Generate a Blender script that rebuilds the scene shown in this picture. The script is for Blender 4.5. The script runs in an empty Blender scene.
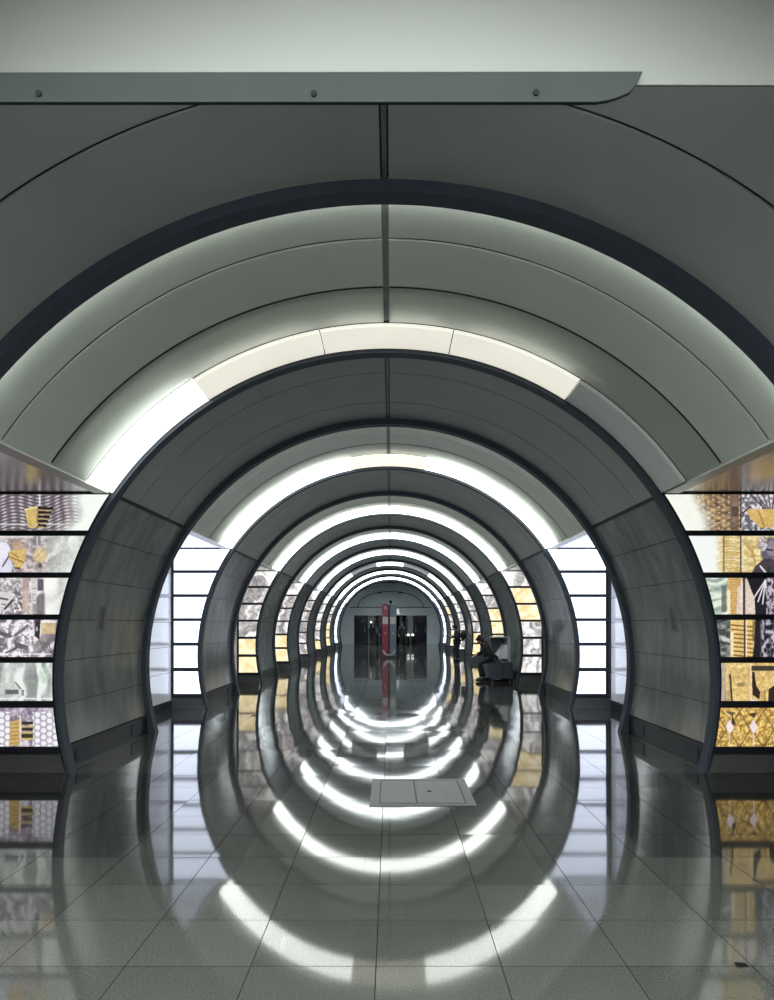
import bpy, bmesh, math, random
import numpy as np
from mathutils import Vector

random.seed(7)
rng = np.random.default_rng(11)
scn = bpy.context.scene
COL = scn.collection
PI = math.pi

# ------------------------------------------------------------------ the place, in metres
F = 722.0                 # focal length in pixels at 774 x 1000
CH = 1.65                 # height of the lens
AX = -0.045               # the hall's axis beside the lens
CZ = CH - 0.646           # height of the centre of the arches
RI, RV = 3.625, 3.71       # inner radius of the arch frames, radius of vault and tube
HS = 3.09                 # height where vaults spring and where the marble ends
P = 5.96                  # pitch of the pylons
B0 = 7.95                 # near face of the first pylon seen whole
A0 = 5.14                 # far face of the pylon before it
RT = 0.16                 # depth of an arch frame
NB = 8                    # bays in view
LT = 3.02                 # length of a pylon
ENDY = B0 + NB * P + 0.9
WALLX = 4.24              # glossy white side walls of the closed bays
THS = math.acos((HS - CZ) / RV)


def th_floor(r):
    return math.acos(-CZ / r)


def edge_x(h, r):
    return math.sqrt(max(r * r - (h - CZ) ** 2, 0.0))


# ------------------------------------------------------------------ materials
def new_mat(name):
    m = bpy.data.materials.new(name)
    m.use_nodes = True
    return m, m.node_tree, m.node_tree.nodes['Principled BSDF']


def srgb(c):
    return tuple(((v / 255) / 12.92 if v / 255 <= .04045 else ((v / 255 + .055) / 1.055) ** 2.4) for v in c)


def plain(name, col, rough=.5, metal=0., var=.08, scale=6., spec=.5, bump=0., rvar=0.):
    m, nt, b = new_mat(name)
    tc = nt.nodes.new('ShaderNodeTexCoord')
    nz = nt.nodes.new('ShaderNodeTexNoise')
    nz.inputs['Scale'].default_value = scale
    nz.inputs['Detail'].default_value = 5
    nt.links.new(tc.outputs['Object'], nz.inputs['Vector'])
    rp = nt.nodes.new('ShaderNodeValToRGB')
    rp.color_ramp.elements[0].color = (*[c * (1 - var) for c in col], 1)
    rp.color_ramp.elements[1].color = (*[min(1, c * (1 + var)) for c in col], 1)
    rp.color_ramp.elements[0].position = .3
    rp.color_ramp.elements[1].position = .7
    nt.links.new(nz.outputs['Fac'], rp.inputs['Fac'])
    nt.links.new(rp.outputs['Color'], b.inputs['Base Color'])
    b.inputs['Roughness'].default_value = rough
    b.inputs['Metallic'].default_value = metal
    b.inputs['Specular IOR Level'].default_value = spec
    if rvar:
        mr = nt.nodes.new('ShaderNodeMapRange')
        mr.inputs['To Min'].default_value = rough - rvar
        mr.inputs['To Max'].default_value = rough + rvar
        nt.links.new(nz.outputs['Fac'], mr.inputs['Value'])
        nt.links.new(mr.outputs['Result'], b.inputs['Roughness'])
    if bump:
        bp = nt.nodes.new('ShaderNodeBump')
        bp.inputs['Strength'].default_value = bump
        bp.inputs['Distance'].default_value = .02
        nt.links.new(nz.outputs['Fac'], bp.inputs['Height'])
        nt.links.new(bp.outputs['Normal'], b.inputs['Normal'])
    return m


def emit(name, col, strength, rough=.35, base=.6):
    m, nt, b = new_mat(name)
    tc = nt.nodes.new('ShaderNodeTexCoord')
    nz = nt.nodes.new('ShaderNodeTexNoise')
    nz.inputs['Scale'].default_value = 1.3
    nt.links.new(tc.outputs['Object'], nz.inputs['Vector'])
    mr = nt.nodes.new('ShaderNodeMapRange')
    mr.inputs['To Min'].default_value = strength * .9
    mr.inputs['To Max'].default_value = strength * 1.1
    nt.links.new(nz.outputs['Fac'], mr.inputs['Value'])
    nt.links.new(mr.outputs['Result'], b.inputs['Emission Strength'])
    b.inputs['Base Color'].default_value = (base, base, base, 1)
    b.inputs['Roughness'].default_value = rough
    b.inputs['Emission Color'].default_value = (*col, 1)
    return m


M = {}
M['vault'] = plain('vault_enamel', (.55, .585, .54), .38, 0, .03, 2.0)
M['tube'] = plain('vault_enamel_shaded', (.35, .375, .365), .45, 0, .04, 2.0)  # same enamel as the bay vaults, shade put into a darker tone
M['gap'] = plain('joint_shadow_gap', (.025, .027, .026), .7)
M['slot'] = plain('crown_slot_metal', (.22, .24, .23), .45, .3)
M['ring'] = plain('arch_frame_metal', (.042, .053, .074), .55, 0, .1, 9, .3)
M['frame'] = plain('lightbox_frame_metal', (.018, .02, .028), .32, .3)
M['white'] = plain('white_glossy_wall', (.78, .79, .83), .14, 0, .02)
M['soffit'] = plain('passage_ceiling_metal', (.42, .42, .42), .22, .75, .05, 3, bump=.15)
M['lip'] = plain('vault_edge_trim', (.5, .5, .48), .4)
M['plinth'] = plain('plinth_dark_granite', (.008, .010, .014), .4, 0, .25, 40)
M['boxplinth'] = plain('plinth_steel', (.16, .16, .165), .3, .6, .1, 8)
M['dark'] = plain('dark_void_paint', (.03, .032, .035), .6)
M['endwall'] = plain('end_wall_plaster', (.76, .84, .86), .6, 0, .05, 1.5)
M['board'] = plain('sign_board_grey', (.072, .077, .073), .45, 0, .02, 2)
M['rail'] = plain('sign_rail_grey', (.020, .024, .024), .75, 0, .05, 4, .12)
M['bolt'] = plain('bolt_dark', (.008, .009, .009), .9, 0, .08, 6, .1)
M['red'] = plain('column_red', (.16, .004, .03), .35)
M['teal'] = plain('column_grey', (.075, .11, .13), .35)
M['labelplate'] = emit('column_plate', (.75, .68, .72), .04, base=.28)
M['whitesign'] = emit('glowing_sign_face', (.9, .95, .92), .5)  # plain sign made to glow so its white reads brighter
M['black'] = plain('black_cloth', (.010, .011, .016), .85)
M['trouser'] = plain('dark_trousers', (.012, .013, .02), .85)
M['skin'] = plain('skin', (.42, .27, .20), .5)
M['hair'] = plain('dark_hair', (.012, .010, .010), .6)
M['shoe'] = plain('shoe_black', (.01, .01, .01), .4)
M['pale'] = plain('booth_pale', (.36, .375, .40), .4)
M['benchgrey'] = plain('bench_slate', (.03, .042, .062), .45)
M['screen'] = plain('booth_dark_panel', (.025, .035, .05), .25)
M['hatch'] = plain('hatch_steel', (.11, .114, .11), .38, .55, .1, 30)
M['hatchdark'] = plain('hatch_gap', (.03, .03, .03), .6)
M['doorglass'] = plain('dark_door_glass', (.008, .012, .03), .12, 0, .1)
M['pillar'] = plain('pale_pillar', (.26, .28, .27), .5)
M['sticker'] = plain('sticker_dark', (.05, .055, .06), .4)
M['stickerpale'] = plain('sticker_pale', (.16, .165, .165), .4)
M['steel'] = plain('brushed_steel', (.45, .46, .46), .35, .8)
M['bright'] = emit('lamp_white_bright', (.95, 1.0, .94), 5.0)
M['near'] = emit('lamp_white_near', (.95, 1.0, .94), 24.0)
M['soft'] = emit('lamp_white_soft', (.95, 1.0, .94), 21.0)
M['bright2'] = emit('lamp_white_cool', (.90, .98, 1.0), 5.0)
M['warm'] = emit('lamp_warm_dim', (1.0, .97, .83), .72)
M['yellow'] = emit('lamp_yellowish', (1.0, .98, .74), 1.05)
M['dim'] = emit('lamp_grey_dim', (.85, .92, .95), .22)
M['off'] = emit('lamp_unlit_opal', (.9, .95, .92), .02)
M['cove'] = emit('added_cove_strip', (.95, 1.0, .93), 24.0)  # for the added strips behind the arch frames
M['blank'] = emit('lightbox_blank_white', (.74, .81, 1.0), 2.4)
M['far'] = emit('lamp_white_far', (.88, .97, 1.0), 11.0)
M['spot'] = emit('small_lamp', (1, .98, .95), 1.2)


FT = .008      # lean of the level floor's normals, added to shift its reflections


def floor_mat():
    m, nt, b = new_mat('polished_granite_floor')
    N, L = nt.nodes, nt.links

    def math_(op, a, c=None):
        n = N.new('ShaderNodeMath')
        n.operation = op
        for i, v in enumerate((a, c)):
            if v is None:
                continue
            if isinstance(v, (int, float)):
                n.inputs[i].default_value = v
            else:
                L.new(v, n.inputs[i])
        return n.outputs[0]
    geo = N.new('ShaderNodeNewGeometry')
    sp = N.new('ShaderNodeSeparateXYZ')
    L.new(geo.outputs['Position'], sp.inputs[0])
    X, Y = sp.outputs[0], sp.outputs[1]
    u = math_('DIVIDE', math_('SUBTRACT', X, -.072), .603)
    v = math_('DIVIDE', math_('SUBTRACT', Y, 5.09), .54)
    fu, fv = math_('FRACT', u), math_('FRACT', v)
    iu, iv = math_('FLOOR', u), math_('FLOOR', v)
    du = math_('MULTIPLY', math_('MINIMUM', fu, math_('SUBTRACT', 1, fu)), .603)
    dv = math_('MULTIPLY', math_('MINIMUM', fv, math_('SUBTRACT', 1, fv)), .54)
    joint = math_('LESS_THAN', math_('MINIMUM', du, dv), .0024)
    cb = N.new('ShaderNodeCombineXYZ')
    L.new(iu, cb.inputs[0]); L.new(iv, cb.inputs[1])
    wn = N.new('ShaderNodeTexWhiteNoise')
    wn.noise_dimensions = '3D'
    L.new(cb.outputs[0], wn.inputs['Vector'])
    # dark granite lies in the bays beyond 1.9 m from the axis
    ax = math_('ABSOLUTE', math_('SUBTRACT', X, AX))
    side = math_('GREATER_THAN', ax, 1.88)
    ph = math_('MODULO', math_('ADD', math_('SUBTRACT', Y, 5.09), 10 * P), P)
    inbay = math_('LESS_THAN', ph, 2.86)
    darkmask = math_('MULTIPLY', side, inbay)
    sk = N.new('ShaderNodeTexNoise')
    sk.inputs['Scale'].default_value = 120
    sk.inputs['Detail'].default_value = 6
    L.new(geo.outputs['Position'], sk.inputs['Vector'])
    rp = N.new('ShaderNodeValToRGB')
    rp.color_ramp.elements[0].position = .35
    rp.color_ramp.elements[1].position = .68
    rp.color_ramp.elements[0].color = (.048, .051, .048, 1)
    rp.color_ramp.elements[1].color = (.092, .097, .090, 1)
    L.new(sk.outputs['Fac'], rp.inputs['Fac'])
    tv = N.new('ShaderNodeMapRange')
    tv.inputs['To Min'].default_value = .85
    tv.inputs['To Max'].default_value = 1.12
    L.new(wn.outputs['Value'], tv.inputs['Value'])

    def mix(fac, a, c, mode='MIX'):
        n = N.new('ShaderNodeMix')
        n.data_type = 'RGBA'
        n.blend_type = mode
        for sock, val in ((n.inputs[0], fac), (n.inputs[6], a), (n.inputs[7], c)):
            if isinstance(val, (int, float)):
                sock.default_value = val
            elif isinstance(val, tuple):
                sock.default_value = (*val, 1)
            else:
                L.new(val, sock)
        return n.outputs[2]
    cc = N.new('ShaderNodeCombineColor')
    for i in range(3):
        L.new(tv.outputs[0], cc.inputs[i])
    base = mix(1.0, rp.outputs['Color'], cc.outputs[0], 'MULTIPLY')
    base = mix(darkmask, base, (.028, .030, .030))
    base = mix(joint, base, (.012, .012, .012))
    L.new(base, b.inputs['Base Color'])
    # each tile lies a hair out of level
    vs = N.new('ShaderNodeVectorMath'); vs.operation = 'SUBTRACT'
    L.new(wn.outputs['Color'], vs.inputs[0]); vs.inputs[1].default_value = (.5, .5, .5)
    vm = N.new('ShaderNodeVectorMath'); vm.operation = 'MULTIPLY'
    L.new(vs.outputs[0], vm.inputs[0]); vm.inputs[1].default_value = (.0035, .0055, 0)
    va = N.new('ShaderNodeVectorMath'); va.operation = 'ADD'
    L.new(vm.outputs[0], va.inputs[0]); va.inputs[1].default_value = (0, FT, 1)
    vn = N.new('ShaderNodeVectorMath'); vn.operation = 'NORMALIZE'
    L.new(va.outputs[0], vn.inputs[0])
    wv = N.new('ShaderNodeTexNoise')
    wv.inputs['Scale'].default_value = 2.2
    L.new(geo.outputs['Position'], wv.inputs['Vector'])
    bp = N.new('ShaderNodeBump')
    bp.inputs['Strength'].default_value = .006
    bp.inputs['Distance'].default_value = .02
    L.new(wv.outputs['Fac'], bp.inputs['Height'])
    L.new(vn.outputs[0], bp.inputs['Normal'])
    L.new(bp.outputs[0], b.inputs['Normal'])
    rr = N.new('ShaderNodeMapRange')
    rr.inputs['To Min'].default_value = .03
    rr.inputs['To Max'].default_value = .07
    wv2 = N.new('ShaderNodeTexNoise')
    wv2.inputs['Scale'].default_value = .9
    wv2.inputs['Detail'].default_value = 4
    L.new(geo.outputs['Position'], wv2.inputs['Vector'])
    L.new(wv2.outputs['Fac'], rr.inputs['Value'])
    L.new(math_('MAXIMUM', rr.outputs[0], math_('MULTIPLY', joint, .8)), b.inputs['Roughness'])
    L.new(math_('MULTIPLY', math_('SUBTRACT', 1, joint), .55), b.inputs['Specular IOR Level'])
    return m


def marble_mat():
    m, nt, b = new_mat('grey_marble_slabs')
    N, L = nt.nodes, nt.links
    geo = N.new('ShaderNodeNewGeometry')
    mp = N.new('ShaderNodeMapping')
    mp.inputs['Scale'].default_value = (1.0, 1.4, .5)
    L.new(geo.outputs['Position'], mp.inputs[0])
    nz = N.new('ShaderNodeTexNoise')
    nz.inputs['Scale'].default_value = 2.6
    nz.inputs['Detail'].default_value = 8
    nz.inputs['Distortion'].default_value = .6
    L.new(mp.outputs[0], nz.inputs['Vector'])
    rp = N.new('ShaderNodeValToRGB')
    rp.color_ramp.elements[0].position = .35
    rp.color_ramp.elements[1].position = .72
    rp.color_ramp.elements[0].color = (.155, .17, .175, 1)
    rp.color_ramp.elements[1].color = (.25, .265, .27, 1)
    L.new(nz.outputs['Fac'], rp.inputs['Fac'])
    L.new(rp.outputs[0], b.inputs['Base Color'])
    b.inputs['Roughness'].default_value = .12
    b.inputs['Specular IOR Level'].default_value = .55
    return m


def art_mat(name, strength):
    m, nt, b = new_mat(name)
    at = nt.nodes.new('ShaderNodeAttribute')
    at.attribute_name = 'print'
    nt.links.new(at.outputs['Color'], b.inputs['Emission Color'])
    b.inputs['Emission Strength'].default_value = strength
    b.inputs['Base Color'].default_value = (.05, .05, .05, 1)
    b.inputs['Roughness'].default_value = .15
    m.cycles.emission_sampling = 'NONE'
    return m


def opal_mat():
    m, nt, b = new_mat('opal_vault_panel')
    tr = nt.nodes.new('ShaderNodeBsdfTranslucent')
    tr.inputs['Color'].default_value = (.8, .84, .8, 1)
    mx = nt.nodes.new('ShaderNodeMixShader')
    mx.inputs[0].default_value = .3
    b.inputs['Base Color'].default_value = (.56, .60, .55, 1)
    b.inputs['Roughness'].default_value = .38
    nt.links.new(b.outputs[0], mx.inputs[1]); nt.links.new(tr.outputs[0], mx.inputs[2])
    nt.links.new(mx.outputs[0], nt.nodes['Material Output'].inputs['Surface'])
    return m


M['opal'] = opal_mat()
M['tube_lamp'] = emit('tube_lamp', (.95, 1.0, .94), 13.0)
M['tube_lamp_dim'] = emit('tube_lamp_dim', (1.0, .98, .88), 9.0)
M['floor'] = floor_mat()
M['marble'] = marble_mat()
M['art'] = art_mat('backlit_print', 1.1)
M['artfar'] = art_mat('backlit_print_bright', 1.35)


# ------------------------------------------------------------------ mesh helpers
class MB:
    def __init__(s):
        s.v, s.f = [], []

    def add(s, vs, fs):
        o = len(s.v)
        s.v += [tuple(p) for p in vs]
        s.f += [tuple(i + o for i in f) for f in fs]
        return s

    def box(s, x0, x1, y0, y1, z0, z1):
        x0, x1 = sorted((x0, x1)); y0, y1 = sorted((y0, y1)); z0, z1 = sorted((z0, z1))
        return s.add([(x0, y0, z0), (x1, y0, z0), (x1, y1, z0), (x0, y1, z0), (x0, y0, z1), (x1, y0, z1), (x1, y1, z1), (x0, y1, z1)],
                     [(0, 3, 2, 1), (4, 5, 6, 7), (0, 1, 5, 4), (1, 2, 6, 5), (2, 3, 7, 6), (3, 0, 4, 7)])

    def prism(s, poly, y0, y1):
        """an outline in x,z pushed from y0 to y1"""
        n = len(poly)
        vs = [(x, y0, z) for x, z in poly] + [(x, y1, z) for x, z in poly]
        fs = [tuple(range(n)), tuple(range(2 * n - 1, n - 1, -1))]
        fs += [(i, i + n, (i + 1) % n + n, (i + 1) % n) for i in range(n)]
        return s.add(vs, fs)

    def prism_y(s, poly, x0, x1):
        """an outline in y,z pushed from x0 to x1"""
        n = len(poly)
        vs = [(x0, y, z) for y, z in poly] + [(x1, y, z) for y, z in poly]
        fs = [tuple(range(n)), tuple(range(2 * n - 1, n - 1, -1))]
        fs += [(i, i + n, (i + 1) % n + n, (i + 1) % n) for i in range(n)]
        return s.add(vs, fs)

    def arc(s, r0, r1, t0, t1, y0, y1, n=48, r0b=None, floor=False):
        """a bent slab between two radii; angles from the crown, about the hall's axis; r0b = inner radius at y1"""
        r0b = r0 if r0b is None else r0b
        vs = []
        for i in range(n + 1):
            q = i / n
            for (r, y) in ((r0, y0), (r0b, y1), (r1, y1), (r1, y0)):
                if floor:
                    a = (2 * q - 1) * th_floor(r)
                else:
                    a = t0 + (t1 - t0) * q
                vs.append((AX + r * math.sin(a), y, max(0.0, CZ + r * math.cos(a))))
        fs = []
        for i in range(n):
            o = 4 * i
            for k in range(4):
                fs.append((o + k, o + (k + 1) % 4, o + 4 + (k + 1) % 4, o + 4 + k))
        fs += [(3, 2, 1, 0), (4 * n, 4 * n + 1, 4 * n + 2, 4 * n + 3)]
        return s.add(vs, fs)

    def sheet(s, r, t0, t1, y0, y1, n):
        vs = []
        for i in range(n + 1):
            a = t0 + (t1 - t0) * i / n
            for y in (y0, y1):
                vs.append((AX + r * math.sin(a), y, CZ + r * math.cos(a)))
        return s.add(vs, [(2 * i, 2 * i + 1, 2 * i + 3, 2 * i + 2) for i in range(n)])

    def cyl(s, p0, p1, r, n=12, r2=None):
        p0, p1 = Vector(p0), Vector(p1)
        r2 = r if r2 is None else r2
        d = (p1 - p0).normalized()
        a = d.orthogonal().normalized(); b = d.cross(a)
        vs = []
        for p, q in ((p0, r), (p1, r2)):
            vs += [tuple(p + (a * math.cos(2 * PI * i / n) + b * math.sin(2 * PI * i / n)) * q) for i in range(n)]
        fs = [(i, (i + 1) % n, (i + 1) % n + n, i + n) for i in range(n)]
        fs += [tuple(range(n - 1, -1, -1)), tuple(range(n, 2 * n))]
        return s.add(vs, fs)

    def ball(s, c, rx, ry=None, rz=None, n=12, m=8):
        ry = ry or rx; rz = rz or rx
        vs = [(c[0], c[1], c[2] + rz)]
        for j in range(1, m):
            t = PI * j / m
            vs += [(c[0] + rx * math.sin(t) * math.cos(2 * PI * i / n), c[1] + ry * math.sin(t) * math.sin(2 * PI * i / n), c[2] + rz * math.cos(t)) for i in range(n)]
        vs.append((c[0], c[1], c[2] - rz))
        fs = [(0, 1 + i, 1 + (i + 1) % n) for i in range(n)]
        for j in range(m - 2):
            o = 1 + j * n
            fs += [(o + i, o + n + i, o + n + (i + 1) % n, o + (i + 1) % n) for i in range(n)]
        o = 1 + (m - 2) * n
        fs += [(len(vs) - 1, o + (i + 1) % n, o + i) for i in range(n)]
        return s.add(vs, fs)

    def build(s, name, mat, parent=None, smooth=False, bevel=0.0, origin=None):
        me = bpy.data.meshes.new(name)
        o0 = Vector(origin) if origin else Vector((0, 0, 0))
        if parent is not None and origin is None:
            o0 = world_loc(parent)
        me.from_pydata([tuple(Vector(p) - o0) for p in s.v], [], s.f)
        bm = bmesh.new(); bm.from_mesh(me)
        bmesh.ops.recalc_face_normals(bm, faces=bm.faces)
        bm.to_mesh(me); bm.free()
        if smooth:
            me.polygons.foreach_set('use_smooth', [True] * len(me.polygons))
            me.set_sharp_from_angle(angle=math.radians(35))
        me.materials.append(mat)
        o = bpy.data.objects.new(name, me)
        COL.objects.link(o)
        if parent is not None:
            o.parent = parent
            o.location = o0 - world_loc(parent)
        else:
            o.location = o0
        if bevel:
            md = o.modifiers.new('edge', 'BEVEL'); md.width = bevel; md.segments = 2; md.limit_method = 'ANGLE'
        return o


def world_loc(o):
    v = Vector(o.location)
    while o.parent is not None:
        o = o.parent
        v += Vector(o.location)
    return v


def tag(o, label, cat, group=None):
    o['label'] = label; o['category'] = cat
    if group:
        o['group'] = group
    return o


def thing(name, label, cat, loc, group=None):
    o = bpy.data.objects.new(name, None)
    COL.objects.link(o)
    o.location = loc
    o.empty_display_size = .2
    return tag(o, label, cat, group)


def struct(o):
    o['kind'] = 'structure'
    return o


# ------------------------------------------------------------------ floor and outer shell
fb = MB()
fb.box(-6.6, 6.6, -16, ENDY + 4.5, -.2, 0)
struct(fb.build('floor', M['floor']))
mb = MB(); mb.box(-6.6, 6.6, -16.2, -16, 0, 5); struct(mb.build('wall_back', M['endwall']))
struct(MB().box(-6.75, -6.6, -16, ENDY, 0, HS + .1).build('wall_left', M['dark']))
struct(MB().box(6.6, 6.75, -16, ENDY, 0, HS + .1).build('wall_right', M['dark']))

trim_no = 0
ceil_no = 0


def trim(mb, mat, smooth=True):
    global trim_no
    trim_no += 1
    return struct(mb.build('trim_%d' % trim_no, mat, smooth=smooth))


ORD = ['zeroth', 'first', 'second', 'third', 'fourth', 'fifth', 'sixth', 'seventh', 'eighth', 'ninth']


# ------------------------------------------------------------------ tubes: pylons with arch frames, vault panels and marble
def tube(y0, y1, first=False):
    """a pylon: y0 near face, y1 far face"""
    global ceil_no
    ya, yb = y0 + RT, y1 - RT
    # arch frames at both ends
    for (a, b) in ((y0, ya), (yb, y1)):
        r = MB()
        r.arc(RI, RV - .046 if a == y0 else RV + .02, 0, 0, a, b, n=96, floor=True)
        trim(r, M['ring'])
    # ceiling panels
    s1, s2 = y0 + .90, y0 + 2.08
    cuts = [ya, s1, s2, yb]
    g = .015
    c = MB()
    for k in range(3):
        a = cuts[k] + (g if k else -.01)
        b = cuts[k + 1] - (g if k < 2 else -.01)
        if b - a < .05:
            continue
        for sgn in (-1, 1):
            t0, t1 = .028 / RV, THS - .004
            c.arc(RV, RV + .014, sgn * t0, sgn * t1, a, b, n=40)
    ceil_no += 1
    cl = struct(c.build('ceiling_%d' % ceil_no, M['tube'], smooth=True))
    bk = MB(); bk.arc(RV + .05, RV + .09, -THS - .01, THS + .01, ya - .02, yb + .02, n=64)
    bk.build('ceiling_backing', M['gap'], cl, smooth=True)
    sl = MB(); sl.arc(RV + .012, RV + .04, -.017 / RV, .017 / RV, ya, yb, n=1)
    sl.build('crown_slot', M['slot'], cl)
    # marble walls below
    rows = [(HS - .012, 2.63), (2.63, 2.155), (2.155, 1.69), (1.69, 1.22), (1.22, .73), (.73, .27)]
    for sgn, nm in ((-1, 'wall_left'), (1, 'wall_right')):
        w = MB()
        gg = .004
        ycuts = [ya, ya + .62, ya + 1.72, yb]
        for i, (h1, h0) in enumerate(rows):
            t0 = math.acos((h1 - gg - CZ) / RV)
            t1 = math.acos((h0 + gg - CZ) / RV)
            for k in range(3):
                a, b = ycuts[k] + (gg / 2 if k else -.01), ycuts[k + 1] - (gg / 2 if k < 2 else -.01)
                w.arc(RV - .015, RV + .02, sgn * t0, sgn * t1, a, b, n=8)
        wl = struct(w.build(nm, M['marble'], smooth=True))
        bk = MB(); bk.arc(RV + .03, RV + .06, sgn * (THS - .01), sgn * (th_floor(RV) - .002), ya - .02, yb + .02, n=30)
        bk.build('wall_backing', M['gap'], wl, smooth=True)
        # recessed plinth with a steel strip
        pb = MB()
        xb = AX + sgn * edge_x(.12, RV)
        pb.box(xb, xb + sgn * .2, ya - .002, yb + .002, 0, .265)
        bb = struct(pb.build('baseboard_left' if sgn < 0 else 'baseboard_right', M['plinth']))
        st = MB()
        for (a, b) in ((ya + .25, ya + .62), (yb - .66, yb - .28)):
            st.box(xb - sgn * .012, xb + sgn * .01, a, b, .05, .20)
        st.build('baseboard_plate', M['ring'], bb)
        # faces of the pylon towards the passages: solid slab with a curved edge
        for (a, b) in ((y0 + .075, y0 + .14), (y1 - .14, y1 - .07)):
            hh = np.linspace(0, HS, 26)
            poly = [(AX + sgn * (edge_x(h, RV) + .03), h) for h in hh] + [(sgn * 6.58, HS), (sgn * 6.58, 0)]
            mm = MB(); mm.prism(poly, a, b)
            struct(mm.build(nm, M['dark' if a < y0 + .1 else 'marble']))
        # joint bar between vault and marble
        jb = MB()
        t = THS
        jb.arc(RV - .02, RV + .04, sgn * (t - .006), sgn * (t + .006), ya, yb, n=2)
        trim(jb, M['gap'])


def bay(y0, y1, k):
    """the vault over a passage; y0 far face of the pylon before, y1 near face of the next"""
    global ceil_no
    we = y1 - WIDE.get(k, 1.4) - .01
    cuts = [y0 - .02, y0 + (we - y0) * .28, y0 + (we - y0) * .655, we]
    g = .018
    c = MB()
    for i in range(2 if k >= 0 else 3):
        a, b = cuts[i] + (g if i else 0), cuts[i + 1] - g
        for sgn in (-1, 1):
            c.arc(RV, RV + .012, sgn * .028 / RV, sgn * THS, a, b, n=48)
    ceil_no += 1
    cl = struct(c.build('ceiling_%d' % ceil_no, M['vault'], smooth=True))
    jt = MB()
    for yy in cuts[1:-1]:
        jt.arc(RV + .0125, RV + .018, -THS, THS, yy - g - .02, yy + g + .10, n=48)
    jt.build('joint_strip', M['gap'], cl, smooth=True)
    ym = cuts[2] - .02 if k >= 0 else y1 + .01
    bk = MB(); bk.arc(RV + .05, RV + .09, -THS, THS, y0 - .01, ym, n=64)
    bk.build('ceiling_backing', M['gap'], cl, smooth=True)
    if k >= 0:
        op = MB(); op.sheet(RV, .028 / RV, THS, cuts[2] + g, cuts[3] + .008, 48); op.sheet(RV, -.028 / RV, -THS, cuts[2] + g, cuts[3] + .008, 48)
        op.build('opal_panel', M['opal'], cl, smooth=True)
        bk = MB(); bk.arc(RV + .24, RV + .28, -THS, THS, ym, y1 + .01, n=64); bk.arc(RV + .05, RV + .28, -THS, THS, ym - .02, ym, n=64)
        bk.build('ceiling_backing', M['lip'], cl, smooth=True)
    sl = MB(); sl.arc(RV + .012, RV + .04, -.034 / RV, .034 / RV, y0, we - .002, n=1)
    sl.build('crown_slot', M['slot'], cl)
    # side: trimmed lower edge of the vault and the flat metal ceiling of the passage
    for sgn in (-1, 1):
        xe = edge_x(HS, RV)
        e = MB(); e.box(AX + sgn * (xe - .004), AX + sgn * (xe + .15), y0 - .03, y1 + .03, HS - .012, HS + .05)
        trim(e, M['lip'], False)
        s = MB(); 
        n = 3
        for q in range(n):
            xa = xe + .165 + q * 1.0
            s.box(AX + sgn * xa, AX + sgn * min(xa + .99, 6.5), y0 - .03, y1 + .03, HS, HS + .05)
        ceil_no += 1
        struct(s.build('ceiling_%d' % ceil_no, M['soffit']))
        bk = MB(); bk.box(AX + sgn * xe, AX + sgn * 6.6, y0 - .03, y1 + .03, HS + .06, HS + .1)
        ceil_no += 1
        struct(bk.build('ceiling_%d' % ceil_no, M['gap']))
        if k >= 1:      # closed bays: glossy white side wall
            w = MB()
            hs = [.16, .70, 1.19, 1.66, 2.125, 2.60, HS - .02]
            for i in range(6):
                w.box(sgn * WALLX, sgn * (WALLX + .05), y0 - .0, y1 + .04, hs[i] + .004, hs[i + 1] - .004)
            wl = struct(w.build('wall_left' if sgn < 0 else 'wall_right', M['white']))
            MB().box(sgn * (WALLX + .052), sgn * (WALLX + .09), y0, y1 + .04, 0, HS).build('wall_backing', M['gap'], wl)
            bb = MB(); bb.box(sgn * (WALLX - .012), sgn * (WALLX + .05), y0, y1 + .04, 0, .15)
            struct(bb.build('baseboard_left' if sgn < 0 else 'baseboard_right', M['plinth']))
    # unseen strip lamp added behind the arch frame to brighten the vault
    if k <= 4:
        cv = MB(); cv.arc(RI + .030, RI + .055, -THS * .97, THS * .97, y0 + .002, y0 + .012, n=64)
        tag(cv.build('added_cove_light', M['cove'], smooth=True),
            'added unseen strip lamp behind the %s arch frame' % (ORD[k + 1] if k >= 0 else ORD[-k] + ' rear'),
            'lamp', 'added strip lamps behind the arch frames')


segs = [(-THS + .004, -math.radians(32.3)), (-math.radians(32.3), -math.radians(10.7)), (-math.radians(10.7), math.radians(10.7)),
        (math.radians(10.7), math.radians(32.3)), (math.radians(32.3), THS - .004)]
WIDE = {-3: 1.2, -2: 1.2, -1: 1.2, 0: .59, 1: .85, 2: .95, 3: 1.2}
STATES = {
    -3: ['near'] * 5, -2: ['near'] * 5, -1: ['soft'] * 5,
    0: ['bright', 'warm', 'warm', 'warm', 'off'],
    1: ['bright', 'bright', 'yellow', 'bright', 'bright'],
    2: ['bright'] * 5,
    3: ['bright2'] * 5,
    4: ['bright2'] * 5,
    5: ['bright2', 'dim', 'bright2', 'dim', 'bright2'],
    6: ['bright2'] * 5,
    7: ['far'] * 5,
}
TUBE = {'yellow': 'tube_lamp_dim', 'bright': 'tube_lamp', 'bright2': 'tube_lamp', 'warm': 'tube_lamp_dim'}
SEGN = ['at left springing', 'left of the crown', 'at the crown', 'right of the crown', 'at right springing']
LOOK = {'yellow': 'yellowish lit', 'far': 'white lit', 'near': 'white lit', 'soft': 'white lit', 'bright': 'white lit', 'bright2': 'white lit', 'warm': 'dim yellowish', 'off': 'unlit grey', 'dim': 'dim grey'}


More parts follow.
